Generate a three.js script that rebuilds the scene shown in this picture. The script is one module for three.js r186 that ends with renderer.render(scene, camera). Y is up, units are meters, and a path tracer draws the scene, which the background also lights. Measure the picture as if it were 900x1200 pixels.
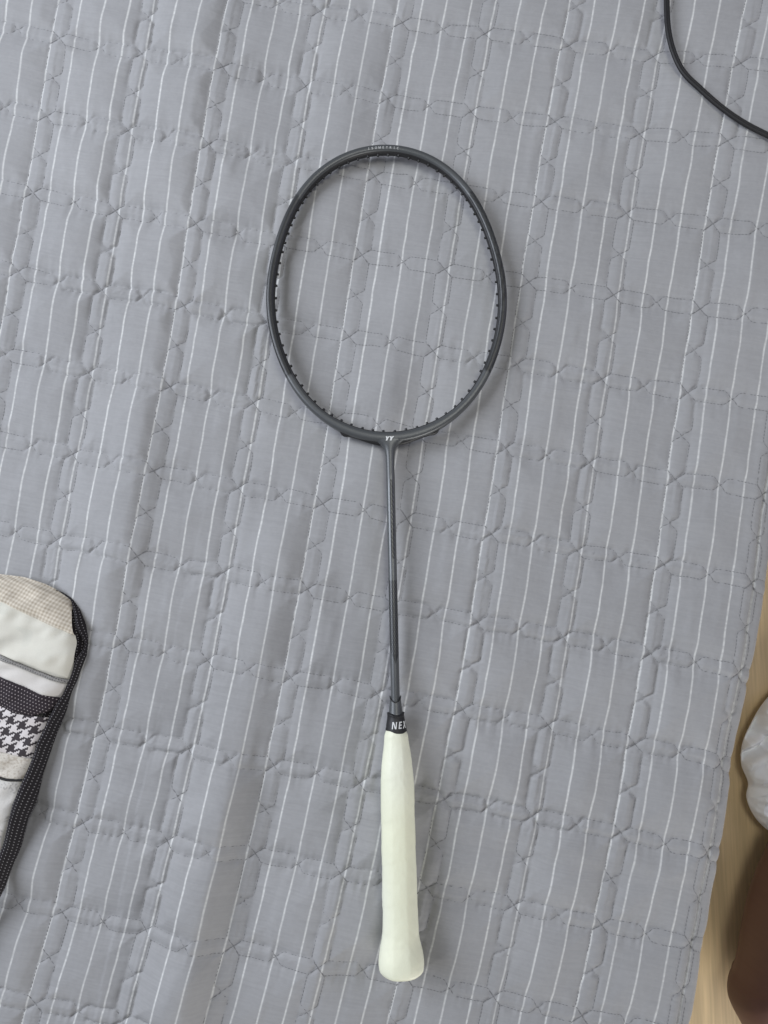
import * as THREE from 'three';
import { RectAreaLightUniformsLib } from 'three/addons/lights/RectAreaLightUniformsLib.js';
import { FontLoader } from 'three/addons/loaders/FontLoader.js';
import { TextGeometry } from 'three/addons/geometries/TextGeometry.js';
import { mergeGeometries } from 'three/addons/utils/BufferGeometryUtils.js';

// ---------------------------------------------------------------- camera, light, exposure
const BED = 0.45, CAM_H = 0.585, TILT = THREE.MathUtils.degToRad(6), FPX = 832;   // metres above the bed; focal length in photo pixels (900 x 1200)
const scene = new THREE.Scene();
const camera = new THREE.PerspectiveCamera(2 * Math.atan(600 / FPX) * 180 / Math.PI, 0.75, 0.02, 30);
camera.up.set(0, 0, -1);
camera.position.set(0, BED + CAM_H, CAM_H * Math.tan(TILT));
camera.lookAt(0, BED, 0);
scene.add(camera);

scene.background = new THREE.Color(0.125, 0.125, 0.140);              // dim light thrown back by the room
RectAreaLightUniformsLib.init();
function areaLight(name, w, h, color, intensity, pos, target) {
  const l = new THREE.RectAreaLight(new THREE.Color(...color), intensity, w, h);
  l.name = name; l.position.set(...pos); l.lookAt(...target); scene.add(l);
  return l;
}
areaLight('window_light', 1.5, 1.3, [0.85, 0.90, 1.0], 10.2, [-1.65, BED + 1.2, -0.55], [0, BED, 0]);
areaLight('ceiling_light', 0.7, 0.7, [1.0, 0.995, 0.92], 8.0, [0.45, BED + 1.85, -0.35], [0, BED, 0]);
areaLight('balcony_door_light', 0.9, 0.5, [1.0, 0.98, 0.95], 20, [0.95, 0.60, 1.85], [0.42, 0, 0.1]);
areaLight('added_lavender_fill', 1.0, 1.2, [0.76, 0.76, 1.0], 2.0, [1.9, BED + 1.1, -0.7], [0.2, BED, 0]);  // added fill that tints and lifts the right edge; no window known there

const renderer = new THREE.WebGLRenderer({ antialias: true });
renderer.toneMapping = THREE.LinearToneMapping;
renderer.toneMappingExposure = 0.9;
renderer.shadowMap.enabled = true;

// ---------------------------------------------------------------- helpers
let seed = 1234567;
const rnd = () => ((seed = (seed * 1664525 + 1013904223) >>> 0) / 4294967296);
const clamp = (x, a, b) => Math.min(b, Math.max(a, x));
const lerp = (a, b, t) => a + (b - a) * t;
const smooth = (a, b, x) => { const t = clamp((x - a) / (b - a), 0, 1); return t * t * (3 - 2 * t); };
function hash(i, j) { let h = (Math.imul(i, 374761393) + Math.imul(j, 668265263)) | 0; h = Math.imul(h ^ (h >>> 13), 1274126177); return ((h ^ (h >>> 16)) >>> 0) / 4294967296; }
function noise(x, y) {                                              // value noise, -1 .. 1
  const i = Math.floor(x), j = Math.floor(y), fx = x - i, fy = y - j, u = fx * fx * (3 - 2 * fx), v = fy * fy * (3 - 2 * fy);
  return 2 * lerp(lerp(hash(i, j), hash(i + 1, j), u), lerp(hash(i, j + 1), hash(i + 1, j + 1), u), v) - 1;
}
function tnoise(x, y, px, py) {                                      // the same, repeating after px, py cells
  const i = Math.floor(x), j = Math.floor(y), fx = x - i, fy = y - j, u = fx * fx * (3 - 2 * fx), v = fy * fy * (3 - 2 * fy);
  const m = (a, n) => ((a % n) + n) % n, h = (a, b) => hash(m(a, px) + 71, m(b, py) + 13);
  return 2 * lerp(lerp(h(i, j), h(i + 1, j), u), lerp(h(i, j + 1), h(i + 1, j + 1), u), v) - 1;
}
// the point at height y above the bed that stands at a place measured in the photo
function at(px, py, y = 0) {
  const v = (py - 600) / FPX, z = (CAM_H - y) / (Math.cos(TILT) + v * Math.sin(TILT));
  return new THREE.Vector3((px - 450) / FPX * z, BED + y, CAM_H * Math.tan(TILT) + z * (v * Math.cos(TILT) - Math.sin(TILT)));
}
function tag(o, label, category, group, kind) {
  if (label) o.userData.label = label;
  if (category) o.userData.category = category;
  if (group) o.userData.group = group;
  if (kind) o.userData.kind = kind;
  return o;
}
const counts = {};
function numbered(name) { const n = counts[name] = (counts[name] ?? -1) + 1; return n ? name + '_' + String(n).padStart(3, '0') : name; }
function mesh(name, geo, mat, parent = scene) {
  const m = new THREE.Mesh(geo, mat); m.name = numbered(name); m.castShadow = m.receiveShadow = true; parent.add(m);
  return m;
}
function grid(nu, nv, fn, closedU = false) {                         // fn(i / nu, j / nv) -> [x, y, z, u, v]
  const pos = [], uv = [], idx = [], W = nu + 1;
  for (let j = 0; j <= nv; j++) for (let i = 0; i <= nu; i++) { const p = fn(i / nu, j / nv); pos.push(p[0], p[1], p[2]); uv.push(p[3] ?? i / nu, p[4] ?? j / nv); }
  for (let j = 0; j < nv; j++) for (let i = 0; i < nu; i++) { const a = j * W + i; idx.push(a, a + W, a + 1, a + 1, a + W, a + W + 1); }
  const g = new THREE.BufferGeometry();
  g.setAttribute('position', new THREE.Float32BufferAttribute(pos, 3));
  g.setAttribute('uv', new THREE.Float32BufferAttribute(uv, 2));
  g.setIndex(idx); g.computeVertexNormals();
  if (closedU) {                                                     // one normal on both sides of the join
    const n = g.attributes.normal;
    for (let j = 0; j <= nv; j++) {
      const a = j * W, b = a + nu, v = new THREE.Vector3(n.getX(a) + n.getX(b), n.getY(a) + n.getY(b), n.getZ(a) + n.getZ(b)).normalize();
      n.setXYZ(a, v.x, v.y, v.z); n.setXYZ(b, v.x, v.y, v.z);
    }
  }
  return g;
}
function tex(w, h, fn, srgb = true) {                                // fn(i, j) -> [r, g, b] 0 .. 1 linear when srgb, else data
  const d = new Uint8Array(w * h * 4), enc = (x) => (x <= 0.0031308 ? 12.92 * x : 1.055 * Math.pow(x, 1 / 2.4) - 0.055);
  for (let j = 0; j < h; j++) for (let i = 0; i < w; i++) {
    const c = fn(i, j), o = (j * w + i) * 4;
    for (let k = 0; k < 3; k++) { const x = clamp(c[k], 0, 1); d[o + k] = Math.round(255 * (srgb ? enc(x) : x)); }
    d[o + 3] = 255;
  }
  const t = new THREE.DataTexture(d, w, h, THREE.RGBAFormat);
  t.wrapS = t.wrapT = THREE.RepeatWrapping; t.magFilter = THREE.LinearFilter; t.minFilter = THREE.LinearMipmapLinearFilter; t.generateMipmaps = true;
  if (srgb) t.colorSpace = THREE.SRGBColorSpace;
  t.needsUpdate = true;
  return t;
}
const std = (o) => new THREE.MeshStandardMaterial({ side: THREE.DoubleSide, roughness: 0.9, metalness: 0, ...o });

// ---------------------------------------------------------------- floor
const floorMap = tex(1024, 2048, (i, j) => {                         // 1 m x 2 m of pale wood-look sheet, grain along z
  const a = tnoise(i / 3, j / 120, 341, 17) * 0.5 + tnoise(i / 1.3, j / 40, 788, 51) * 0.5, b = tnoise(i / 40, j / 400, 26, 5), c = tnoise(i / 9, j / 300, 114, 7);
  const k = 1 + 0.17 * a + 0.12 * b + 0.12 * c;
  return [0.60 * k, 0.455 * k, 0.255 * k * (1 - 0.04 * b)];
});
{
  const g = new THREE.PlaneGeometry(5, 5); g.rotateX(-Math.PI / 2);
  const uv = g.attributes.uv; for (let i = 0; i < uv.count; i++) uv.setXY(i, uv.getX(i) * 5, uv.getY(i) * 2.5);
  const m = mesh('floor', g, std({ map: floorMap, roughness: 0.45 }));
  m.position.set(0.5, 0, 0); tag(m, null, null, null, 'structure');
}

// ---------------------------------------------------------------- the quilted bed cover
const STRIPE = 0.0207, ROW = 0.0722, COL = 3.5, PHASE = 0.66;        // stripe spacing and row spacing in metres; stripes to a quilting column
const CU = [18.859, 7.8421, 3.4866, 6.1454, 48.882, 3.9042, -5.2366, -1.8952, -1.9879, -6.2635];
const CV = [4.9678, 13.6415, 0.6492, 0.7158, -2.5249, -0.6908, 0.2116, 0.457, -2.5116, -0.2301];
function poly(c, x, z) {
  return c[0] + z * (c[1] + z * (c[2] + z * c[3])) + x * (c[4] + z * (c[5] + z * c[6])) + x * x * (c[7] + z * c[8]) + x * x * x * c[9];
}
function cloth(c, x, z) {                                            // how the cloth lies, carried on straight beyond the part in view
  const cx = clamp(x, -0.36, 0.33), cz = clamp(z, -0.47, 0.41);
  let v = poly(c, cx, cz);
  if (cx !== x) v += (x - cx) * (c === CU ? 47.8 : -2.5);
  if (cz !== z) v += (z - cz) * (c === CU ? 9.0 : 13.6);
  v += c === CU ? 0.026 * noise(x / 0.024, z / 0.031) + 0.010 * noise(x / 0.010 + 7, z / 0.012) : 0.014 * noise(x / 0.027 + 50, z / 0.023) + 0.008 * noise(x / 0.010 + 20, z / 0.011);
  return v;
}
const R_EDGE = 0.034, uEdge = (z) => 33.3 - 0.35 * smooth(0.03, 0.2, z) + 0.4 * smooth(0.18, 0.45, z);                                 // the stripe at which the cover turns over the bed's edge
function edgeX(z) { let x = 0.29; for (let k = 0; k < 6; k++) x -= (cloth(CU, x, z) - uEdge(z)) / 47.5; return x; }
const tri = (x) => Math.abs(x - Math.round(x));                      // distance to the nearest whole number
// distance in metres to the nearest stitched line; rows and columns are pairs of lines that cross over each other twice per square
function seam(u, v) {
  const c = u / COL - PHASE, COLM = COL * STRIPE;
  const wob = 0.0007 * noise(c * 6.1, v * 6.1);
  const half = (t, w, z) => w * smooth(0.0, 1.0, clamp(tri(2 * t) / (2 * z), 0, 1));
  const hr = half(c, 0.0058, 0.085), hc = half(v, 0.0070, 0.085);
  const dr0 = Math.abs(tri(v) * ROW - hr), dc0 = Math.abs(tri(c) * COLM - hc), slow = (t, d) => 1 - 0.38 * (1 - smooth(0.10, 0.20, tri(2 * t))) * Math.exp(-d / 0.003);
  const dr = dr0 * slow(c, dr0), dc = dc0 * slow(v, dc0);
  const out = Math.min(Math.abs(tri(v) * ROW) - 0.0058, Math.abs(tri(c) * COLM) - 0.0070);           // > 0 in the open squares
  return { d: Math.min(dr, dc) + wob * 0.3, dr, dc, out, link: tri(v) * ROW < hr || tri(c) * COLM < hc, c };
}
// soft folds across the cloth, measured in the photo: [points, width, height, one-sided?]
const FOLDS = [
  [[[352, 540], [333, 640], [316, 720], [296, 800], [280, 870]], 0.014, 0.0090, 1],
  [[[312, 735], [291, 810], [264, 940], [240, 1060], [206, 1230], [170, 1400]], 0.013, 0.0175, 1],
  [[[200, 360], [176, 450], [160, 560], [142, 690], [120, 820]], 0.014, 0.0065, 1],
  [[[400, 980], [382, 1060], [352, 1180], [340, 1240]], 0.014, 0.0075, 1],
  [[[470, 330], [460, 420], [448, 510], [436, 600], [420, 690]], 0.011, 0.0036, 1],
  [[[110, 480], [92, 600], [76, 700]], 0.012, 0.0015, 1],
  [[[395, 560], [385, 640], [372, 730], [352, 830], [330, 930]], 0.010, 0.0042, 1],
  [[[215, 800], [195, 900], [170, 1000], [130, 1150]], 0.014, 0.0018, 1],
  [[[265, 200], [240, 310], [222, 400]], 0.012, 0.0014, 1],
  [[[690, 560], [660, 720], [630, 900], [590, 1100]], 0.014, 0.0010, 0],
  [[[150, 620], [240, 600], [330, 620]], 0.012, 0.0008, 0],
].map(([p, w, h, one]) => ({ p: p.map(([x, y]) => { const q = at(x, y); return [q.x, q.z]; }), w, h, one }));
for (const f of FOLDS) { f.s = [0]; for (let i = 1; i < f.p.length; i++) f.s.push(f.s[i - 1] + Math.hypot(f.p[i][0] - f.p[i - 1][0], f.p[i][1] - f.p[i - 1][1])); }
function foldHeight(x, z) {
  let y = 0;
  for (const f of FOLDS) {
    let best = 1e9, side = 1, end = 1;
    for (let i = 0; i + 1 < f.p.length; i++) {
      const [ax, az] = f.p[i], [bx, bz] = f.p[i + 1], dx = bx - ax, dz = bz - az, l2 = dx * dx + dz * dz, t = clamp(((x - ax) * dx + (z - az) * dz) / l2, 0, 1);
      const ex = x - ax - t * dx, ez = z - az - t * dz, d = Math.hypot(ex, ez);
      if (d < best) { const s = f.s[i] + t * Math.sqrt(l2); best = d; side = ex * dz - ez * dx > 0 ? 1 : -1; end = smooth(0, f.s.at(-1) * 0.4, Math.min(s, f.s.at(-1) - s)); }
    }
    if (best > f.w * 5) continue;
    const w = f.one ? (side > 0 ? f.w * 1.35 : f.w * 2.6) : f.w;      // steep on the right, easy on the left
    y += f.h * end * Math.exp(-(best * best) / (w * w));
  }
  return y;
}
function surface(x0, z, withFolds = true) {                          // height above the bed and cloth coordinates
  const u = cloth(CU, x0, z), v = cloth(CV, x0, z), s = seam(u, v), um = u * STRIPE, vm = v * ROW;
  const flat = 1 + 0.30 * noise(x0 / 0.17 + 2, z / 0.19) - 0.50 * Math.exp(-(((x0 - 0.12) / 0.15) ** 2 + ((z + 0.37) / 0.15) ** 2)) - 0.55 * smooth(32.2, 33.4, u);
  const gr = (d, t, k) => 0.0012 * (0.60 + 0.8 * noise(t / 0.021 + 31, k)) * (1 - Math.exp(-d / 0.0019));
  const puff = flat * (Math.min(gr(s.dr, um, 4), gr(s.dc, vm, 9)) + (s.link ? 0.0015 * (1 - Math.exp(-s.d / 0.0045)) : 0.0034 * (1 - Math.exp(-Math.max(0, s.out) / 0.0115))));
  const cell = hash(Math.floor(s.c), Math.floor(v));
  const pk = (d, t, w, k) => Math.exp(-d / 0.0055) * 0.00044 * noise(t / 0.0030, w / 0.016 + k) + Math.exp(-d / 0.012) * 0.00040 * noise(t / 0.006 + 9.3, w / 0.03 + k);
  const pucker = flat * (pk(s.dr, um, vm, 40) + 0.7 * pk(s.dc, vm, um, 7));
  const es = (u - 33.95) * STRIPE, hem = -0.0020 * Math.exp(-((es / 0.0012) ** 2)) + 0.0022 * Math.exp(-(((es - 0.011) / 0.007) ** 2)) + 0.0010 * Math.exp(-(((es + 0.008) / 0.006) ** 2));
  const wave = 0.00055 * noise(um / 0.019 + 3, vm / 0.030) + 0.0016 * noise(um / 0.05, vm / 0.08 + 11) + 0.0024 * noise(um / 0.16 + 5, vm / 0.22) + 0.0030 * (1 - 0.6 * smooth(-0.05, 0.2, x0)) * noise(um / 0.060 + 2, vm / 0.34 + 5);
  const crease = 0.00060 * Math.pow(Math.max(0, noise(um / 0.011 + 20 * cell, vm / 0.034 + um / 0.05)), 2);
  return { u, v, y: puff * (0.8 + 0.4 * cell) + pucker + hem + wave + crease + (withFolds ? foldHeight(x0, z) : 0) };
}
function bend(x0, z, u, y) {                                         // from the flat lie of the cloth to the bed's edge and the drop beside it
  const s = (u - uEdge(z)) * STRIPE;
  if (s <= 0) return [x0, BED + y, z];
  const xe = edgeX(z), a = Math.min(s / R_EDGE, Math.PI / 2), rest = Math.max(0, s - R_EDGE * Math.PI / 2);
  const nx = Math.sin(a), ny = Math.cos(a);
  return [xe + R_EDGE * nx + y * nx + 0.02 * rest, BED - R_EDGE * (1 - ny) - rest + y * ny, z + 0.1 * s];
}
const bedCover = new THREE.Group(); bedCover.name = numbered('bed_quilt'); scene.add(bedCover);
tag(bedCover, 'grey quilted cover with thin white stripes spread over the bed', 'bed quilt');
{
  const ps = [], zs = [], dP = 0.00112, dZ = 0.00118;
  for (let p = -1.15; p < -0.76; p += 0.012) ps.push(p);
  for (let p = -0.755; p < 0.062; p += dP) ps.push(p);
  for (let p = 0.064; p < 0.44; p += 0.006) ps.push(p);
  for (let z = -0.85; z < -0.49; z += 0.012) zs.push(z);
  for (let z = -0.485; z < 0.425; z += dZ) zs.push(z);
  for (let z = 0.43; z < 0.75; z += 0.012) zs.push(z);
  const W = ps.length, H = zs.length, pos = new Float32Array(W * H * 3), uv = new Float32Array(W * H * 2), idx = new Uint32Array((W - 1) * (H - 1) * 6);
  let k = 0;
  for (let j = 0; j < H; j++) {
    const z = zs[j], xe = edgeX(z);
    for (let i = 0; i < W; i++) {
      const x0 = xe + ps[i], s = surface(x0, z), q = bend(x0, z, s.u, s.y), o = j * W + i;
      pos[o * 3] = q[0]; pos[o * 3 + 1] = Math.max(0.004, q[1]); pos[o * 3 + 2] = q[2];
      uv[o * 2] = s.u / 42; uv[o * 2 + 1] = s.v / 12;
    }
  }
  for (let j = 0; j < H - 1; j++) for (let i = 0; i < W - 1; i++) { const a = j * W + i; idx[k++] = a; idx[k++] = a + W; idx[k++] = a + 1; idx[k++] = a + 1; idx[k++] = a + W; idx[k++] = a + W + 1; }
  const g = new THREE.BufferGeometry();
  g.setAttribute('position', new THREE.BufferAttribute(pos, 3)); g.setAttribute('uv', new THREE.BufferAttribute(uv, 2)); g.setIndex(new THREE.BufferAttribute(idx, 1));
  g.computeVertexNormals();
  // 42 stripes (0.869 m) x 12 rows (0.866 m) of the woven cloth
  const N = 2048, slub = (i, j) => tnoise(i / 42, j / 1.6, 48, 1280) * 0.5 + tnoise(i / 14, j / 1.1, 146, 1861) * 0.3 + tnoise(i / 90, j / 3.1, 22, 660) * 0.35;
  const stripeTone = (n) => 0.82 + 0.18 * hash(n, 5);
  const map = tex(N, N, (i, j) => {
    const u = (i + 0.5) / N * 42, n = Math.round(u), wav = 0.010 * tnoise(n * 3.7, j / 24, 999, 85), d = Math.abs(u - n + wav) * STRIPE * 1000;
    const a = slub(i, j), b = tnoise(i / 5, j / 5, 409, 409), c = tnoise(i / 160, j / 140, 12, 14), f = ((i & 1) ^ (j & 1)) ? 1 : -1;
    const k = 1 + 0.055 * a + 0.025 * b + 0.035 * c + 0.012 * f;
    const st = (1 - smooth(0.50, 0.95, d)) * stripeTone(n) * (0.80 + 0.25 * tnoise(n * 2.3, j / 3.1, 999, 660));
    return [lerp(0.302 * k, 0.60, st), lerp(0.303 * k, 0.605, st), lerp(0.308 * k, 0.59, st)];
  });
  const bump = tex(1024, 1024, (i, j) => { const h = 0.5 + 0.22 * tnoise(i / 21, j / 0.8, 48, 1280) + 0.12 * tnoise(i / 1.2, j / 1.2, 853, 853); return [h, h, h]; }, false);
  mesh('cover_cloth', g, std({ map, bumpMap: bump, bumpScale: 0.00025, roughness: 0.92 }), bedCover);

  // stitches along the lines, each a short thread sunk into the cloth
  const one = new THREE.OctahedronGeometry(1, 0).attributes.position.array, out = [];
  const J = (x, z) => { const e = 1e-3; return [(cloth(CU, x + e, z) - cloth(CU, x - e, z)) / (2 * e), (cloth(CU, x, z + e) - cloth(CU, x, z - e)) / (2 * e), (cloth(CV, x + e, z) - cloth(CV, x - e, z)) / (2 * e), (cloth(CV, x, z + e) - cloth(CV, x, z - e)) / (2 * e)]; };
  const xz = new THREE.Vector2();
  function locate(u, v, x, z) { for (let k = 0; k < 7; k++) { const [a, b, c, d] = J(x, z), D = a * d - b * c, eu = u - cloth(CU, x, z), ev = v - cloth(CV, x, z); x += (d * eu - b * ev) / D; z += (a * ev - c * eu) / D; } return xz.set(x, z); }
  const lineOff = (t, w, sign) => { const m = Math.floor(2 * t), f = tri(2 * t) / 0.17; return (m & 1 ? -1 : 1) * sign * w * smooth(0, 1, clamp(f, 0, 1)); };
  function stitchLine(point) {
    let last = null, x = -0.2, z = -0.3;
    for (let k = 0; k < 6000; k++) {
      const uv0 = point(k); if (!uv0) break;
      const p = locate(uv0[0], uv0[1], x, z); x = p.x; z = p.y;
      if (x < -0.42 || z < -0.52 || z > 0.45) { last = null; continue; }
      const s = surface(x, z), q = new THREE.Vector3(...bend(x, z, s.u, s.y + 0.00022));
      if (last && hash(k, 77) > 0.06) {
        const dir = q.clone().sub(last), len = dir.length(); if (len < 0.008) {
          dir.normalize(); const up = new THREE.Vector3(0, 1, 0), side = dir.clone().cross(up).normalize(), mid = q.clone().add(last).multiplyScalar(0.5);
          for (let n = 0; n < one.length; n += 3) { const a = one[n] * len * 0.50, b = one[n + 1] * 0.00022, c = one[n + 2] * 0.00034; out.push(mid.x + dir.x * a + side.x * c, mid.y + dir.y * a + b, mid.z + dir.z * a + side.z * c); }
        }
      }
      last = q;
    }
  }
  const STEP = 0.0028;
  for (let r = -2; r <= 12; r++) for (const sg of [1, -1]) stitchLine((k) => { const u = -6 + k * STEP / STRIPE; if (u > 36) return null; const c = u / COL - PHASE; return [u, r + lineOff(c, 0.0058, sg) / ROW]; });
  for (let c = -2; c <= 9; c++) for (const sg of [1, -1]) stitchLine((k) => { const v = -2.5 + k * STEP / ROW; if (v > 12.5) return null; return [(c + PHASE + lineOff(v, 0.0070, sg) / (COL * STRIPE)) * COL, v]; });
  const sgm = new THREE.BufferGeometry(); sgm.setAttribute('position', new THREE.Float32BufferAttribute(out, 3)); sgm.computeVertexNormals();
  sgm.setAttribute('uv', new THREE.Float32BufferAttribute(new Float32Array(out.length / 3 * 2), 2));
  tag(mesh('stitching', sgm, std({ color: new THREE.Color(0.18, 0.18, 0.185), roughness: 0.9 }), bedCover), null, null, null, 'stuff');
}
const quiltY = (x, z) => surface(x, z).y;

// ---------------------------------------------------------------- badminton racket
{
  const racket = new THREE.Group(); racket.name = numbered('badminton_racket'); scene.add(racket);
  tag(racket, 'unstrung dark grey badminton racket with cream grip lying on the striped quilt', 'badminton racket');
  const butt = at(471, 1150, 0.033), top = at(449, 170.5, 0.0085); butt.y = BED + 0.0190;
  const axis = top.clone().sub(butt), LEN = axis.length();
  // local axes: +z' from the butt to the head tip, x' to the right, y' up
  const zx = axis.clone().normalize(), xx = new THREE.Vector3(0, 1, 0).cross(zx).normalize().negate(), yy = zx.clone().cross(xx).negate().normalize();
  if (yy.y < 0) yy.negate();
  const right = yy.clone().cross(zx).normalize();
  racket.matrixAutoUpdate = true;
  const M = new THREE.Matrix4().makeBasis(right, yy, zx); racket.quaternion.setFromRotationMatrix(M); racket.position.copy(butt);
  // with this basis x' points to the photo's left, so left and right below are swapped by SX
  const SX = right.x > 0 ? 1 : -1;
  const HW = 0.0034, HC = LEN - 0.1346, L0 = HC - 0.1263 - 0.0006;     // half width of the hoop, its middle, its lower end
  const matFrame = new THREE.MeshPhysicalMaterial({ color: 0xffffff, vertexColors: true, roughness: 0.42, metalness: 0.25, clearcoat: 0.25, clearcoatRoughness: 0.35, side: THREE.DoubleSide });
  const base = [0.072, 0.077, 0.080], dark = [0.013, 0.014, 0.015];
  function paint(g, fn) { const p = g.attributes.position, c = new Float32Array(p.count * 3); for (let i = 0; i < p.count; i++) { const k = fn(p.getX(i), p.getY(i), p.getZ(i)); c.set(k, i * 3); } g.setAttribute('color', new THREE.BufferAttribute(c, 3)); return g; }
  const RHO = [0.11438, 0.00238, 0.01482, 0.0013, 0.00108, -0.00004, -0.00029];   // outline round the head, measured
  const normalOut = (t) => {                                          // t from the tip, clockwise in the photo: normal and point of the tube's middle line
    const f = (a) => { let q = 0; for (let k = 0; k < 7; k++) q += RHO[k] * Math.cos(k * a); return [SX * Math.sin(a) * q, HC + Math.cos(a) * q]; };
    const p = f(t), a = f(t + 0.003), b = f(t - 0.003), dx = a[0] - b[0], dz = a[1] - b[1], l = Math.hypot(dx, dz);
    let nx = dz / l, nz = -dx / l; if (nx * p[0] + nz * (p[1] - HC) < 0) { nx = -nx; nz = -nz; }
    return [nx, nz, p[0] - nx * HW, p[1] - nz * HW];
  };
  const NT = 300, NC = 20;
  const hoop = grid(NC, NT, (a, b) => {
    const t = b * Math.PI * 2, [nx, nz, cx, cz] = normalOut(t), ph = a * Math.PI * 2;
    const low = smooth(0.86, 1.0, -Math.cos(t)), hw = HW + 0.0009 * low, hh = 0.0050;
    const cs = Math.cos(ph), sn = Math.sin(ph), e = 2 / 2.7;
    const q = Math.sign(cs) * Math.pow(Math.abs(cs), e) * hw, y = Math.sign(sn) * Math.pow(Math.abs(sn), e) * hh;
    return [cx + nx * q, y, cz + nz * q, b * 40, a];
  }, true);
  paint(hoop, (x, y, z) => {
    const X = SX * x, ang = Math.atan2(X, z - HC);                    // 0 at the tip, clockwise
    const hatch = Math.sin(z * 2600 + X * 900) > 0.1 ? 1 : 0, A = Math.abs(ang), inner = Math.hypot(X, z - HC) < 0.098 + 0.02 * (A - 1.2);
    let k = 0;
    if (A > 0.70 && A < 2.27 - (y > 0.002 ? 0.03 : 0)) k = 0.72 + (inner ? 0.18 : 0) + (ang > 0.62 && ang < 1.75 ? 0.30 * hatch - 0.15 : 0);
    if (A > 2.245 && A < 2.275) k = 1;
    return base.map((b, i) => lerp(b, dark[i], k));
  });
  mesh('frame', hoop, matFrame, racket);
  // grommet strip inside the hoop and its eyelets
  const black = std({ color: new THREE.Color(0.012, 0.012, 0.013), roughness: 0.5 });
  const strip = grid(8, NT, (a, b) => {
    const t = b * Math.PI * 2, [nx, nz, cx, cz] = normalOut(t), ph = Math.PI * (0.5 + a), low = smooth(0.86, 1.0, -Math.cos(t));
    const q = -0.0030 - 0.0009 * low + Math.cos(ph) * 0.0010, y = Math.sin(ph) * 0.0030;
    return [cx + nx * q, y, cz + nz * q];
  });
  mesh('grommet_strip', strip, black, racket);
  const eyelet = new THREE.CylinderGeometry(0.00095, 0.0013, 0.0019, 8); eyelet.rotateX(Math.PI / 2);
  let acc = 0; const dense = (t) => { const a = Math.abs(Math.atan2(Math.sin(t), Math.cos(t))); return 1 + 0.35 * Math.exp(-(((a - 0.75) / 0.28) ** 2)) - 0.12 * Math.exp(-(((a - 1.6) / 0.5) ** 2)); }; const STEPS = 6000; let per = 0, prev = normalOut(0);
  for (let i = 1; i <= STEPS; i++) { const t = i / STEPS * 2 * Math.PI, p = normalOut(t); per += Math.hypot(p[2] - prev[2], p[3] - prev[3]) * dense(t); prev = p; }
  const NG = 76; prev = normalOut(0);
  for (let i = 1, n = 0; i <= STEPS && n < NG; i++) {
    const t = i / STEPS * 2 * Math.PI, p = normalOut(t); acc += Math.hypot(p[2] - prev[2], p[3] - prev[3]) * dense(t); prev = p;
    if (acc >= (n + 0.5 + 0.14 * (hash(n, 5) - 0.5)) * per / NG) {
      n++; const low = smooth(0.86, 1.0, -Math.cos(t)), q = -0.0043 - 0.0009 * low - 0.0005 * hash(n, 21);
      const e = mesh('grommet', eyelet, black, racket); e.position.set(p[2] + p[0] * q, 0.0005 * (hash(n, 3) - 0.5), p[3] + p[1] * q);
      e.rotation.y = Math.atan2(-p[0], -p[1]) + 0.25 * (hash(n, 9) - 0.5);
    }
  }
  // outer grommet ridges under the shoulders
  for (const s of [1, -1]) {
    const t0 = Math.PI - s * 0.345, t1 = Math.PI - s * 0.06;
    mesh('shoulder_ridge', grid(10, 24, (a, b) => {
      const t = lerp(t0, t1, b), [nx, nz, cx, cz] = normalOut(t), ph = Math.PI * (a - 0.5), k = smooth(0, 0.10, b) * (0.55 + 0.9 * Math.exp(-(((b - 0.16) / 0.10) ** 2)) + 1.2 * smooth(0.45, 1.0, b));
      const q = 0.0036 + Math.cos(ph) * 0.0017 * k, y = Math.sin(ph) * 0.0026;
      return [cx + nx * q, y - 0.0008, cz + nz * q];
    }), black, racket);
  }
  // throat: spreads from the shaft into the hoop
  const prof = [[-0.040, 0.0034, 0.0034], [-0.026, 0.0034, 0.0035], [-0.018, 0.0035, 0.0037], [-0.012, 0.0037, 0.0040], [-0.0075, 0.0043, 0.0043], [-0.0045, 0.0054, 0.0046], [-0.002, 0.0076, 0.0048], [0.0, 0.0110, 0.0050], [0.002, 0.0165, 0.0050], [0.004, 0.0235, 0.0047], [0.0060, 0.0260, 0.0036]].map(([l, w, h]) => [L0 + l, w, h]);
  const throat = grid(40, prof.length - 1, (a, b) => {
    const [l, w, h] = prof[Math.round(b * (prof.length - 1))], ph = a * Math.PI * 2, cs = Math.cos(ph), sn = Math.sin(ph), bow = 0.10 * Math.pow(Math.abs(cs) * w / 0.027, 2) * 0.027;
    return [cs * w, Math.sign(sn) * Math.pow(Math.abs(sn), 0.85) * h, l + bow];
  }, true);
  paint(throat, () => base); mesh('throat', throat, matFrame, racket);
  // emblem: two slanted white Y marks
  const white = std({ color: new THREE.Color(0.62, 0.63, 0.62), roughness: 0.6 });
  function flat(shapePts, h = 0.00012) { const s = new THREE.Shape(shapePts.map(([x, y]) => new THREE.Vector2(x, y))); return new THREE.ExtrudeGeometry(s, { depth: h, bevelEnabled: false }); }
  const yMark = (dx) => [[0, 0], [0.9, 0], [1.15, 0.85], [2.1, 1.9], [1.25, 1.9], [0.85, 1.35], [0.62, 1.9], [-0.25, 1.9], [0.22, 0.85]].map(([x, y]) => [(x * 0.86 + y * 0.16 + dx) * 0.00172, y * 0.00185]);
  function lay(g, x, y, z) { g.applyMatrix4(new THREE.Matrix4().makeBasis(new THREE.Vector3(SX, 0, 0), new THREE.Vector3(0, 0, 1), new THREE.Vector3(0, 1, 0))); g.translate(x, y, z); return g; }
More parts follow.
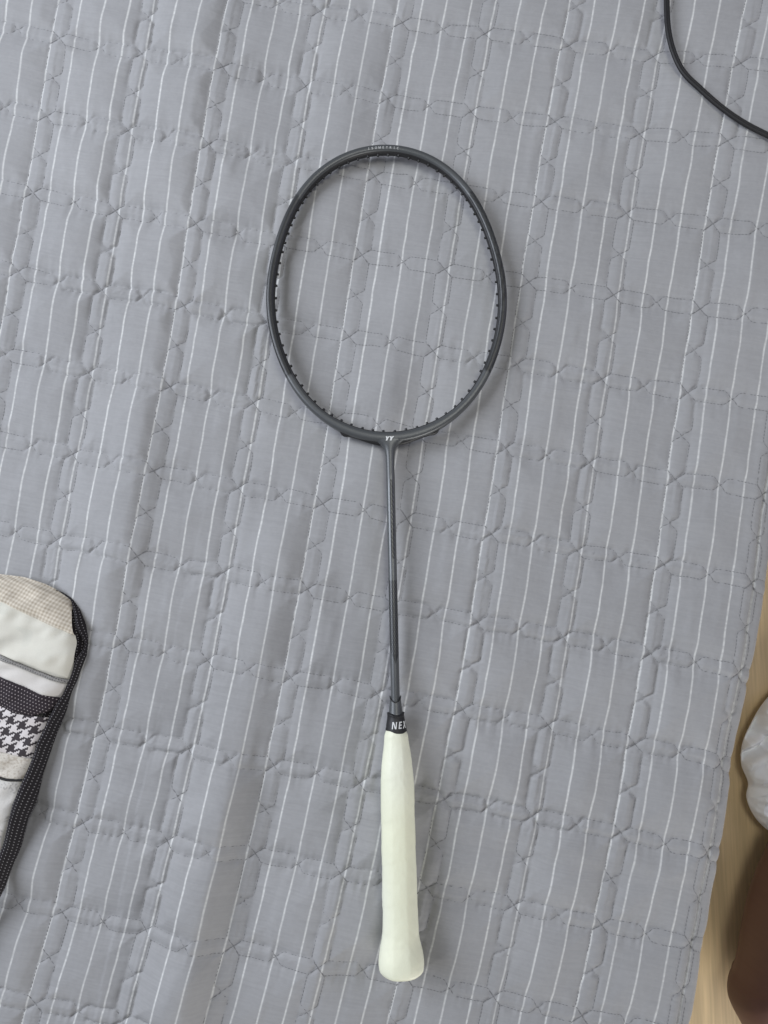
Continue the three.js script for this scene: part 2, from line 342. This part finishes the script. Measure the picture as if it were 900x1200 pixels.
  mesh('emblem', mergeGeometries([lay(flat(yMark(-1.92)), 0, 0.00515, L0 + 0.0006), lay(flat(yMark(0.02)), 0, 0.00515, L0 + 0.0006)]), white, racket);
  const font = await new FontLoader().loadAsync('fonts/droid/droid_sans_regular.typeface.json');
  const word = 'ISOMETRIC', letters = [];
  [...word].forEach((ch, i) => {
    const g = new TextGeometry(ch, { font, size: 0.0020, depth: 0.0001, curveSegments: 3, bevelEnabled: false }); g.computeBoundingBox();
    g.translate(-(g.boundingBox.min.x + g.boundingBox.max.x) / 2, 0, 0);
    const t = (i - 4) * 0.0245, [nx, nz, cx, cz] = normalOut(t);
    g.rotateZ(-t * 0.55); lay(g, cx - nx * 0.0008, 0.00502, cz - nz * 0.0008 - 0.0010); letters.push(g);
  });
  mesh('frame_lettering', mergeGeometries(letters), white, racket);
  // shaft with its dark patterned bands
  const SH0 = 0.193, SH1 = L0 - 0.026;
  const shaftTex = tex(128, 1024, (i, j) => {
    const l = lerp(SH0, SH1, (j + 0.5) / 1024), x = (i + 0.5) / 128, n = noise(i / 3, j / 5);
    let k = 0;
    if (l > 0.3092 && l < 0.3734) { const d = (x * 3 + l * 260) % 1; k = x > 0.42 && x < 0.80 ? (Math.abs((d + 1) % 1 - 0.5) < 0.31 || (Math.floor(l * 700) + Math.floor(x * 14)) % 3 === 0 ? 0.95 : 0.25) : 0; }
    if (l > 0.2265 + 0.02 * Math.abs(x - 0.6) && l < 0.292) { const d = (x * 4 - l * 300), e = (x * 4 + l * 300), m = (q) => q - Math.floor(q); k = Math.max(k, (m(d) < 0.35 || m(e) < 0.3) ? 0.85 : 0.30); if (l < 0.234) k = 0.75; }
    const b = 1 + 0.05 * n;
    return base.map((c, q) => lerp(c * b * 1.25, dark[q] * 1.0, k));
  });
  const shaft = grid(28, 60, (a, b) => { const ph = a * Math.PI * 2 + Math.PI, l = lerp(SH0, SH1, b), r = 0.0035; return [SX * -Math.cos(ph) * r, -Math.sin(ph) * r, l, a * 2 % 1.0001, b]; }, true);
  { const uv = shaft.attributes.uv, p = shaft.attributes.position; for (let i = 0; i < uv.count; i++) uv.setX(i, clamp(SX * p.getX(i) / 0.0035 * 0.5 + 0.5, 0.01, 0.99)); }
  mesh('shaft', shaft, new THREE.MeshPhysicalMaterial({ map: shaftTex, roughness: 0.36, metalness: 0.35, clearcoat: 0.35, clearcoatRoughness: 0.3, side: THREE.DoubleSide }), racket);
  // cone with its v-cut rim
  const cone = grid(32, 14, (a, b) => {
    const ph = a * Math.PI * 2, r = lerp(0.0063, 0.0041, b), vcut = 0.0044 * Math.abs(Math.sin(ph)) * b;
    return [Math.cos(ph) * r, Math.sin(ph) * r, lerp(0.180, 0.2015, b) - vcut];
  }, true);
  paint(cone, () => base.map((c) => c * 1.05)); mesh('cone', cone, matFrame, racket);
  mesh('cone_rim', new THREE.TubeGeometry(new THREE.CatmullRomCurve3(Array.from({ length: 24 }, (_, i) => { const ph = i / 24 * Math.PI * 2; return new THREE.Vector3(Math.cos(ph) * 0.0042, Math.sin(ph) * 0.0042, 0.2017 - 0.0044 * Math.abs(Math.sin(ph))); }), true), 72, 0.00042, 6, true), black, racket);
  // black rubber band with white letters
  const bandR = (l) => lerp(0.0084, 0.0065, smooth(0.1735, 0.1885, l));
  mesh('grip_band', grid(48, 16, (a, b) => {
    const ph = a * Math.PI * 2, edge = 0.0009 * Math.sin(ph * 2 + 0.7) + 0.0005 * noise(ph * 2, 3), l0 = 0.1746 + 0.0011 * (1 + Math.sin(ph * 2 + 0.4)) * 0.5 + 0.5 * edge, l1 = 0.1885 + 0.0012 * Math.pow(Math.abs(Math.cos(ph)), 3) + 0.4 * edge;
    const l = lerp(l0, l1, b), lip = 0.0005 * (smooth(0.80, 0.97, b) - 0.0) - 0.0026 * smooth(0.96, 1, b), r = bandR(l) + lip + 0.0001 * noise(ph * 4, l * 600);
    return [Math.cos(ph) * r, Math.sin(ph) * r, l];
  }, true), std({ color: new THREE.Color(0.010, 0.010, 0.011), roughness: 0.55 }), racket);
  const bold = await new FontLoader().loadAsync('fonts/droid/droid_sans_bold.typeface.json'), bandText = [];
  [['N', -0.0016], ['E', 0.0030], ['X', 0.0072]].forEach(([ch, s]) => {
    const g = new TextGeometry(ch, { font: bold, size: 0.0052, depth: 0.00018, curveSegments: 4, bevelEnabled: false }); g.scale(0.80, 1, 1);
    g.computeBoundingBox(); const x0 = -(g.boundingBox.min.x + g.boundingBox.max.x) / 2, p = g.attributes.position;
    for (let i = 0; i < p.count; i++) { // wrapped round the band
      const X = p.getX(i) + x0 + s + 0.12 * p.getY(i), l = 0.1778 + p.getY(i) + 0.02 * X, r = bandR(l) + 0.00016 + p.getZ(i), f = X / bandR(l);
      p.setXYZ(i, SX * Math.sin(f) * r, Math.cos(f) * r, l);
    }
    g.computeVertexNormals(); bandText.push(g);
  });
  mesh('band_lettering', mergeGeometries(bandText), white, racket);
  // overgrip: eight soft facets, wrapped in a spiral
  const P = [[0.1765, 0.0072], [0.1746, 0.0079], [0.1730, 0.0090], [0.1663, 0.0096], [0.1552, 0.0112], [0.1470, 0.0121], [0.1370, 0.0127], [0.1280, 0.0129], [0.085, 0.0131], [0.040, 0.01335], [0.0275, 0.0137], [0.0215, 0.0146], [0.0150, 0.0161], [0.0095, 0.0171], [0.0050, 0.0174], [0.0020, 0.0170], [0.0002, 0.0157], [-0.0012, 0.0125], [-0.0018, 0.006], [-0.002, 0.0]];
  function gripR(l) { for (let i = 0; i + 1 < P.length; i++) if (l <= P[i][0] && l >= P[i + 1][0]) { const t = (P[i][0] - l) / (P[i][0] - P[i + 1][0]); return lerp(P[i][1], P[i + 1][1], t); } return 0; }
  const Ls = []; for (let l = 0.1765; l > 0.030; l -= 0.0011) Ls.push(l); for (let l = 0.030; l > 0.0024; l -= 0.0009) Ls.push(l); for (const p of P.slice(15)) Ls.push(p[0]);
  const radii = Ls.map((l, i) => (i > Ls.length - 6 ? gripR(l) : (gripR(l + 0.0012) + 2 * gripR(l) + gripR(l - 0.0012)) / (l > 0.1753 ? 3 : 4) ));
  const gripGeo = grid(96, Ls.length - 1, (a, b) => {
    const i = Math.round(b * (Ls.length - 1)), l = Ls[i], ph = a * Math.PI * 2, w = ((ph + Math.PI / 8) % (Math.PI / 4)) - Math.PI / 8;
    const turn = l / 0.030 + a, f = turn - Math.floor(turn), lap = 0.00018 * (smooth(0, 0.06, f) - smooth(0.30, 1, f)) * smooth(0.001, 0.02, l);
    const facet = 1 + (1 / Math.cos(w) - 1.027) * 0.24;
    const r = radii[i] * facet + (radii[i] > 0.005 ? lap + 0.00012 * noise(a * 40, l * 260) + 0.00022 * noise(a * 9, l * 55) : 0);
    return [SX * Math.cos(ph) * r, Math.sin(ph) * r * 0.985, l, a * 0.085, l];
  }, true);
  const gripMap = tex(256, 512, (i, j) => { const n = tnoise(i / 2, j / 2, 128, 256), c = tnoise(i / 32, j / 32, 8, 16), y = 0.5 + 0.5 * tnoise(i / 64, j / 128, 4, 4); const k = 1 + 0.015 * n + 0.02 * c; return [0.755 * k, 0.765 * k, (0.635 - 0.06 * y) * k]; });
  gripMap.repeat.set(11.76, 5);
  mesh('grip', gripGeo, std({ map: gripMap, roughness: 0.55 }), racket);
}

// ---------------------------------------------------------------- black cable
{
  const cable = new THREE.Group(); cable.name = numbered('power_cable'); scene.add(cable);
  tag(cable, 'black cable curving over the quilt at the upper right corner', 'cable');
  const px = [[784, -60], [781, -25], [780.5, 5], [782.5, 38], [789, 64], [800, 86], [819, 105], [844, 127], [870, 145], [899, 160], [935, 176], [985, 192]];
  for (const s of [-1, 1]) {
    const pts = px.map(([x, y], i) => { const a = px[Math.max(0, i - 1)], b = px[Math.min(px.length - 1, i + 1)], dx = b[0] - a[0], dy = b[1] - a[1], l = Math.hypot(dx, dy), p = at(x - s * dy / l * 1.15, y + s * dx / l * 1.15, 0.004); p.y = BED + Math.max(0.004, quiltY(p.x, p.z)) + 0.0016; return p; });
    mesh('cable_core', new THREE.TubeGeometry(new THREE.CatmullRomCurve3(pts), 120, 0.0017, 10), std({ color: new THREE.Color(0.005, 0.005, 0.006), roughness: 0.6 }), cable);
  }
}

// ---------------------------------------------------------------- patchwork pouch on the left
{
  const pouch = new THREE.Group(); pouch.name = numbered('patchwork_pouch'); scene.add(pouch);
  pouch.position.y = 0.0050;                                          // on top of the puffed cloth
  tag(pouch, 'cream and black patchwork fabric pouch with dotted binding at the left edge', 'pouch');
  const W = (a, h = 0.010) => a.map(([x, y]) => { const p = at(x, y, h); return [p.x, p.z]; });
  const topEdge = W([[-90, 668], [-60, 668], [-30, 670], [0, 673], [25, 676], [50, 684], [64, 691]]);
  const outer = W([[66, 691], [75, 694], [86, 701], [96, 714], [102, 730], [105, 747], [104, 768], [96, 794], [88, 810], [79, 834], [70, 855], [60, 884], [54, 901], [44, 940], [35, 958], [27, 991], [17, 1013], [8, 1039], [0, 1054], [-12, 1082], [-30, 1120]], 0.003);
  const inner = W([[64, 691], [73, 697], [81, 703], [86, 716], [93, 740], [98, 754], [97, 762], [92, 770], [86, 786], [82, 798], [73, 817], [66, 831], [59, 842], [49, 866], [41, 888], [31, 912], [20, 940], [13, 967], [3, 1000], [-2, 1016], [-16, 1050], [-38, 1100]], 0.011);
  const outline = [...topEdge, ...outer];
  const edgeDist = (x, z) => { let b = 1e9; for (let i = 0; i + 1 < outline.length; i++) { const [ax, az] = outline[i], [cx, cz] = outline[i + 1], dx = cx - ax, dz = cz - az, t = clamp(((x - ax) * dx + (z - az) * dz) / (dx * dx + dz * dz), 0, 1); b = Math.min(b, Math.hypot(x - ax - t * dx, z - az - t * dz)); } return b; };
  const puffH = (x, z) => 0.0035 + 0.0125 * (1 - Math.exp(-edgeDist(x, z) / 0.009)) + 0.0020 * noise(x / 0.018 + 3, z / 0.013) + 0.0013 * noise(x / 0.008 + z / 0.02, z / 0.007 + 8);
  const along = (pl, t) => { const L = [0]; for (let i = 1; i < pl.length; i++) L.push(L[i - 1] + Math.hypot(pl[i][0] - pl[i - 1][0], pl[i][1] - pl[i - 1][1])); const s = t * L.at(-1); let i = 1; while (i < pl.length - 1 && L[i] < s) i++; const f = (s - L[i - 1]) / (L[i] - L[i - 1] || 1); return [lerp(pl[i - 1][0], pl[i][0], f), lerp(pl[i - 1][1], pl[i][1], f)]; };
  const CA = Math.cos(0.42), SA = Math.sin(0.42);
  // one sewn-on strip between two measured edges; dips a little where it meets its neighbours
  function patch(name, top, bottom, mat, o = {}) {
    const A = W(top), B = W(bottom), nu = 44, nv = o.nv ?? 18;
    const g = grid(nu, nv, (a, b) => {
      const p = along(A, a), q = along(B, a); let x = lerp(p[0], q[0], b), z = lerp(p[1], q[1], b);
      if (o.bulge) { const k = o.bulge * Math.sin(Math.PI * Math.pow(b, 0.75)) * smooth(0.72, 1, a); x += k; }
      const dip = 0.0014 * (Math.exp(-b * (o.tall ?? 0.03) / 0.0018) + Math.exp(-(1 - b) * (o.tall ?? 0.03) / 0.0018) + (o.noRight ? 0 : Math.exp(-(1 - a) * 0.11 / 0.002)));
      let y = puffH(x, z) - dip + (o.lift ?? 0) + (o.dome ?? 0) * Math.sin(Math.PI * b);
      if (o.free) y = lerp(0.0012, y, smooth(0, 0.16, b));
      return [x, BED + y, z, x * CA + z * SA, -x * SA + z * CA];
    });
    return mesh(name, g, mat, pouch);
  }
  const cloth1 = (map, extra = {}) => std({ map, roughness: 0.95, ...extra });
  const sized = (t, w, h = w) => { t.repeat.set(1 / w, 1 / h); return t; };
  const weave = (i, j, a = 0.05) => 1 + a * (hash(i, j) - 0.5) + a * 0.6 * (((i >> 1) + (j >> 1)) & 1 ? 1 : -1) * 0.3;
  const checkTex = sized(tex(256, 256, (i, j) => {                    // small beige checks, 16 to 40 mm
    const c = Math.floor(i / 8), r = Math.floor(j / 8), k = weave(i, j, 0.10) * (1 + 0.08 * tnoise(i / 30, j / 30, 9, 9)), d = ((c & 1) + (r & 1)) / 2, e = 0.85 + 0.3 * hash(c, r);
    const m = d * 0.75 * e; return [lerp(0.62, 0.34, m) * k, lerp(0.57, 0.285, m) * k, lerp(0.48, 0.215, m) * k];
  }), 0.044);
  const creamTex = sized(tex(256, 256, (i, j) => { const k = weave(i, j, 0.06), n = tnoise(i / 26, j / 22, 10, 12), m = smooth(0.35, 0.6, n) * 0.22 + smooth(0.5, 0.7, tnoise(i / 11, j / 13, 23, 20)) * 0.08; return [lerp(0.62, 0.50, m) * k, lerp(0.605, 0.51, m) * k, lerp(0.53, 0.45, m) * k]; }), 0.09);
  const paleTex = sized(tex(256, 256, (i, j) => { const k = weave(i, j, 0.06); return [0.60 * k, 0.575 * k, 0.54 * k]; }), 0.06);
  const dots = (bg, fg, n, r) => tex(256, 256, (i, j) => { // staggered pin dots
    const s = 256 / n, row = Math.floor(j / s), x = (i + (row & 1) * s / 2) / s, y = j / s, d = Math.hypot(x - Math.floor(x) - 0.5, y - Math.floor(y) - 0.5), k = 1 - smooth(r, r + 0.14, d), h = weave(i, j, 0.25);
    return bg.map((b, q) => lerp(b * h, fg[q], k));
  });
  const dotTex = sized(dots([0.020, 0.014, 0.018], [0.34, 0.30, 0.30], 16, 0.09), 0.040);
  const bindTex = sized(dots([0.010, 0.008, 0.010], [0.33, 0.32, 0.33], 12, 0.06), 0.036);
  const houndTex = sized(tex(256, 256, (i, j) => { // woven from bands of four dark and four light threads
    const a = Math.floor(i / 4), b = Math.floor(j / 4), over = ((a + b) % 4 + 4) % 4 < 2, darkT = over ? (a % 8) < 4 : (b % 8) < 4, k = weave(i, j, 0.08);
    return darkT ? [0.045 * k, 0.038 * k, 0.042 * k] : [0.62 * k, 0.585 * k, 0.575 * k];
  }), 0.076);
  const speckTex = sized(tex(256, 256, (i, j) => { const k = weave(i, j, 0.06), m = smooth(0.1, 0.5, tnoise(i / 7, j / 6, 36, 42)) * 0.5 + smooth(0.2, 0.6, tnoise(i / 3, j / 3, 85, 85)) * 0.25; return [lerp(0.60, 0.36, m) * k, lerp(0.565, 0.31, m) * k, lerp(0.50, 0.25, m) * k]; }), 0.05);
  const floralTex = sized(tex(256, 256, (i, j) => { const k = weave(i, j, 0.06), n = tnoise(i / 28, j / 30, 9, 8), fine = tnoise(i / 4, j / 4, 64, 64), m = (smooth(0.1, 0.3, n) * 0.45 + 0.1) * smooth(-0.1, 0.5, fine); return [lerp(0.58, 0.26, m) * k, lerp(0.565, 0.255, m) * k, lerp(0.53, 0.25, m) * k]; }), 0.06);
  const laceTex = sized(tex(256, 256, (i, j) => { const x = (i % 32) / 32 - 0.5, y = (j % 32) / 32 - 0.5, k = smooth(0.20, 0.30, Math.abs(Math.hypot(x, y) - 0.30)) + smooth(0.0, 0.6, tnoise(i / 4, j / 4, 64, 64)) * 0.6; const m = clamp(1 - k, 0, 1); return [lerp(0.022, 0.30, m), lerp(0.022, 0.29, m), lerp(0.025, 0.28, m)]; }), 0.016);
  const b0 = [[-90, 668], [-60, 668], [-30, 670], [0, 673], [25, 676], [50, 684], [64, 691], [73, 697], [81, 703], [84, 710]];
  const b1 = [[-90, 682], [-40, 692], [0, 701], [18, 709], [37, 719], [53, 727], [75, 737], [90, 744]];
  const b2 = [[-90, 744], [-40, 752], [0, 763], [14.7, 767.6], [29, 774], [49, 783.5], [67, 791], [84, 796]];
  const b3 = [[-90, 749], [-40, 757], [0, 768.5], [24, 777], [43, 786], [61, 794], [81, 800.5]];
  const b4 = [[-90, 770], [-40, 778], [0, 788.5], [18, 795], [37, 803], [53, 811], [74, 817]];
  const b5 = [[-90, 798], [-40, 812], [0, 823], [12, 827], [27, 834], [44, 837], [60, 839.5]];
  const b5b = [[-90, 798], [-40, 812], [0, 823], [12, 827], [27, 834], [44, 837], [66, 831]];
  const b6 = [[-90, 858], [-40, 868], [0, 876], [16, 880], [41, 888]];
  const b7 = [[-90, 892], [-40, 900], [0, 906], [16, 909.6], [31, 912]];
  const b8 = [[-90, 1000], [-60, 1012], [-30, 1020], [-12, 1030], [-2, 1016]];
  patch('fabric_patch', b0, b1, cloth1(checkTex), { tall: 0.03, free: true, noRight: true });
  patch('fabric_patch', b1, b2, cloth1(creamTex), { tall: 0.04, bulge: 0.0022, nv: 30 });
  patch('lace_trim', b2, b3, cloth1(laceTex), { tall: 0.1, lift: 0.0012, nv: 6, dome: 0.0004 });
  patch('fabric_patch', b3, b4, cloth1(paleTex), { tall: 0.015 });
  patch('fabric_patch', b4, b5b, cloth1(dotTex), { tall: 0.02 });
  patch('fabric_patch', b5, b6, cloth1(houndTex), { tall: 0.035, lift: 0.0006 });
  patch('fabric_patch', b6, b7, cloth1(speckTex), { tall: 0.02 });
  patch('fabric_patch', b7, b8, cloth1(floralTex), { tall: 0.08, nv: 40 });
  const cordPts = W(b7).map(([x, z], i) => new THREE.Vector3(x, BED + puffH(x, z) - 0.0004, z + 0.0004 * ((i & 1) - 0.5)));
  mesh('cord_trim', new THREE.TubeGeometry(new THREE.CatmullRomCurve3(cordPts), 60, 0.0010, 7), std({ color: new THREE.Color(0.02, 0.02, 0.02) }), pouch);
  // dotted binding rolled round the edge
  mesh('backing', grid(140, 8, (a, b) => {                            // the lining's edge, seen between binding and patches
    const o = along(outer, a), p = along(outer, Math.max(0, a - 0.004)), q = along(outer, Math.min(1, a + 0.004)), dx = q[0] - p[0], dz = q[1] - p[1], l = Math.hypot(dx, dz);
    const x = o[0] - dz / l * 0.013 * b, z = o[1] + dx / l * 0.013 * b;
    return [x, BED + lerp(0.0012, Math.max(0.002, puffH(x, z) - 0.0042), Math.sqrt(b)), z, a * 0.40, b * 0.015];
  }), cloth1(bindTex), pouch);
  mesh('binding', grid(90, 14, (a, b) => {
    const o = along(outer, a), i = along(inner, a), f = 0.5 - 0.5 * Math.cos(Math.PI * b), x = lerp(i[0], o[0], f), z = lerp(i[1], o[1], f), hi = puffH(i[0], i[1]) - 0.0010;
    const w = Math.hypot(o[0] - i[0], o[1] - i[1]), lump = 0.0006 * noise(a * 34, 2 + b * 2);
    const y = hi * (1 - Math.pow(b, 2.6)) + Math.min(0.004, w * 0.3) * Math.sin(Math.PI * Math.min(1, b * 1.15)) + lump * (1 - b) + 0.0005;
    return [x, BED + y, z, a * 0.40, b * (w + 0.006)];
  }), cloth1(bindTex), pouch);
}

// ---------------------------------------------------------------- on the floor to the right
function lump(parent, name, px, height, mat, rough, o = {}) {          // a soft closed body from its outline, undercut where it meets the floor
  const pl = px.map(([x, y]) => at(x, y, -BED + height * 0.45)), curve = new THREE.CatmullRomCurve3(pl, true), N = o.n ?? 160, c = pl.reduce((s, p) => s.add(p), new THREE.Vector3()).multiplyScalar(1 / pl.length);
  const g = grid(N, 110, (a, b) => {
    const p = curve.getPoint(a % 1), th = lerp(-0.48, 0.5, b) * Math.PI, k = Math.pow(Math.max(0, Math.cos(th)), th < 0 ? 1.5 : o.round ?? 0.55);
    const s = b > 0.995 ? 0 : k, x = lerp(c.x, p.x, s), z = lerp(c.z, p.z, s), y0 = height * (0.45 + (th > 0 ? 0.55 : 0.45) * Math.sin(th));
    return [x, Math.max(0.001, y0 + (th > -0.6 ? rough(x, z, b) : 0)), z, x, z];
  }, true);
  return mesh(name, g, mat, parent);
}
{
  const cloth2 = new THREE.Group(); cloth2.name = numbered('white_cloth'); scene.add(cloth2);
  tag(cloth2, 'crumpled white cloth bundle lying on the wooden floor beside the bed', 'cloth');
  const seg = (pts, w, h) => { const q = pts.map(([x, y]) => at(x, y, -BED + 0.035)); return (x, z) => { let y = 0; for (let i = 0; i + 1 < q.length; i++) { const dx = q[i + 1].x - q[i].x, dz = q[i + 1].z - q[i].z, t = clamp(((x - q[i].x) * dx + (z - q[i].z) * dz) / (dx * dx + dz * dz), 0, 1), d = Math.hypot(x - q[i].x - t * dx, z - q[i].z - t * dz); y = Math.max(y, Math.exp(-(d * d) / (w * w))); } return h * y; }; };
  const creases = [seg([[864, 903], [873, 893], [882, 885], [893, 877], [906, 868]], 0.006, -0.030), seg([[868, 912], [878, 897], [890, 885], [906, 876]], 0.007, 0.014), seg([[874, 868], [884, 862], [897, 860]], 0.007, -0.014), seg([[872, 880], [883, 872], [896, 868]], 0.006, 0.010), seg([[888, 830], [892, 845], [888, 858]], 0.006, -0.012), seg([[893, 818], [900, 838], [899, 855]], 0.006, 0.010)];
  lump(cloth2, 'bundle', [[912, 806], [893, 826], [880, 848], [870, 872], [869, 896], [877, 918], [875, 934], [883, 955], [900, 973], [950, 1000], [1040, 960], [1060, 860], [1000, 800], [950, 790]], 0.042,
    std({ color: new THREE.Color(0.84, 0.85, 0.85), roughness: 0.95 }), (x, z, b) => { const wx = x + 0.012 * noise(x / 0.04 + 9, z / 0.05), wz = z + 0.012 * noise(x / 0.05, z / 0.04 + 6), rg = (q) => 0.5 - Math.pow(Math.abs(q), 0.7); return smooth(0.5, 0.60, b) * (0.011 * rg(noise(wx / 0.032 + wz / 0.10, wz / 0.045)) + 0.006 * rg(noise(wx / 0.022 + 7, wz / 0.016 + wx / 0.05)) + 0.002 * rg(noise(wx / 0.008, wz / 0.010)) + 0.55 * creases.reduce((y, f) => y + f(x, z), 0)); }, { n: 260, round: 0.62 });
  const bag = new THREE.Group(); bag.name = numbered('brown_shape'); scene.add(bag);  // unidentified thing, modelled as a plain smooth rounded body
  tag(bag, 'smooth dark reddish brown unidentified shape on the floor at the lower right corner', 'bag');
  const shapeMap = tex(256, 256, (i, j) => { const n = tnoise(i / 40, j / 50, 6, 5), f = tnoise(i / 3, j / 3, 85, 85), k = 1 + 0.12 * n + 0.05 * f, q = smooth(-0.2, 0.5, tnoise(i / 64 + 3, j / 64, 4, 4)); return [lerp(0.118, 0.128, q) * k, lerp(0.054, 0.064, q) * k, lerp(0.042, 0.046, q) * k]; });
  shapeMap.repeat.set(3, 3);
  lump(bag, 'shape_body', [[915, 975], [900, 1000], [887, 1035], [877, 1068], [870, 1098], [866, 1122], [862, 1142], [856, 1154], [855, 1167], [859, 1180], [868, 1197], [880, 1218], [915, 1260], [1000, 1280], [1080, 1180], [1060, 1040], [980, 970]], 0.12,
    std({ map: shapeMap, roughness: 0.5 }), (x, z) => 0.004 * noise(x / 0.06, z / 0.09), { n: 220 });
}

renderer.render(scene, camera);
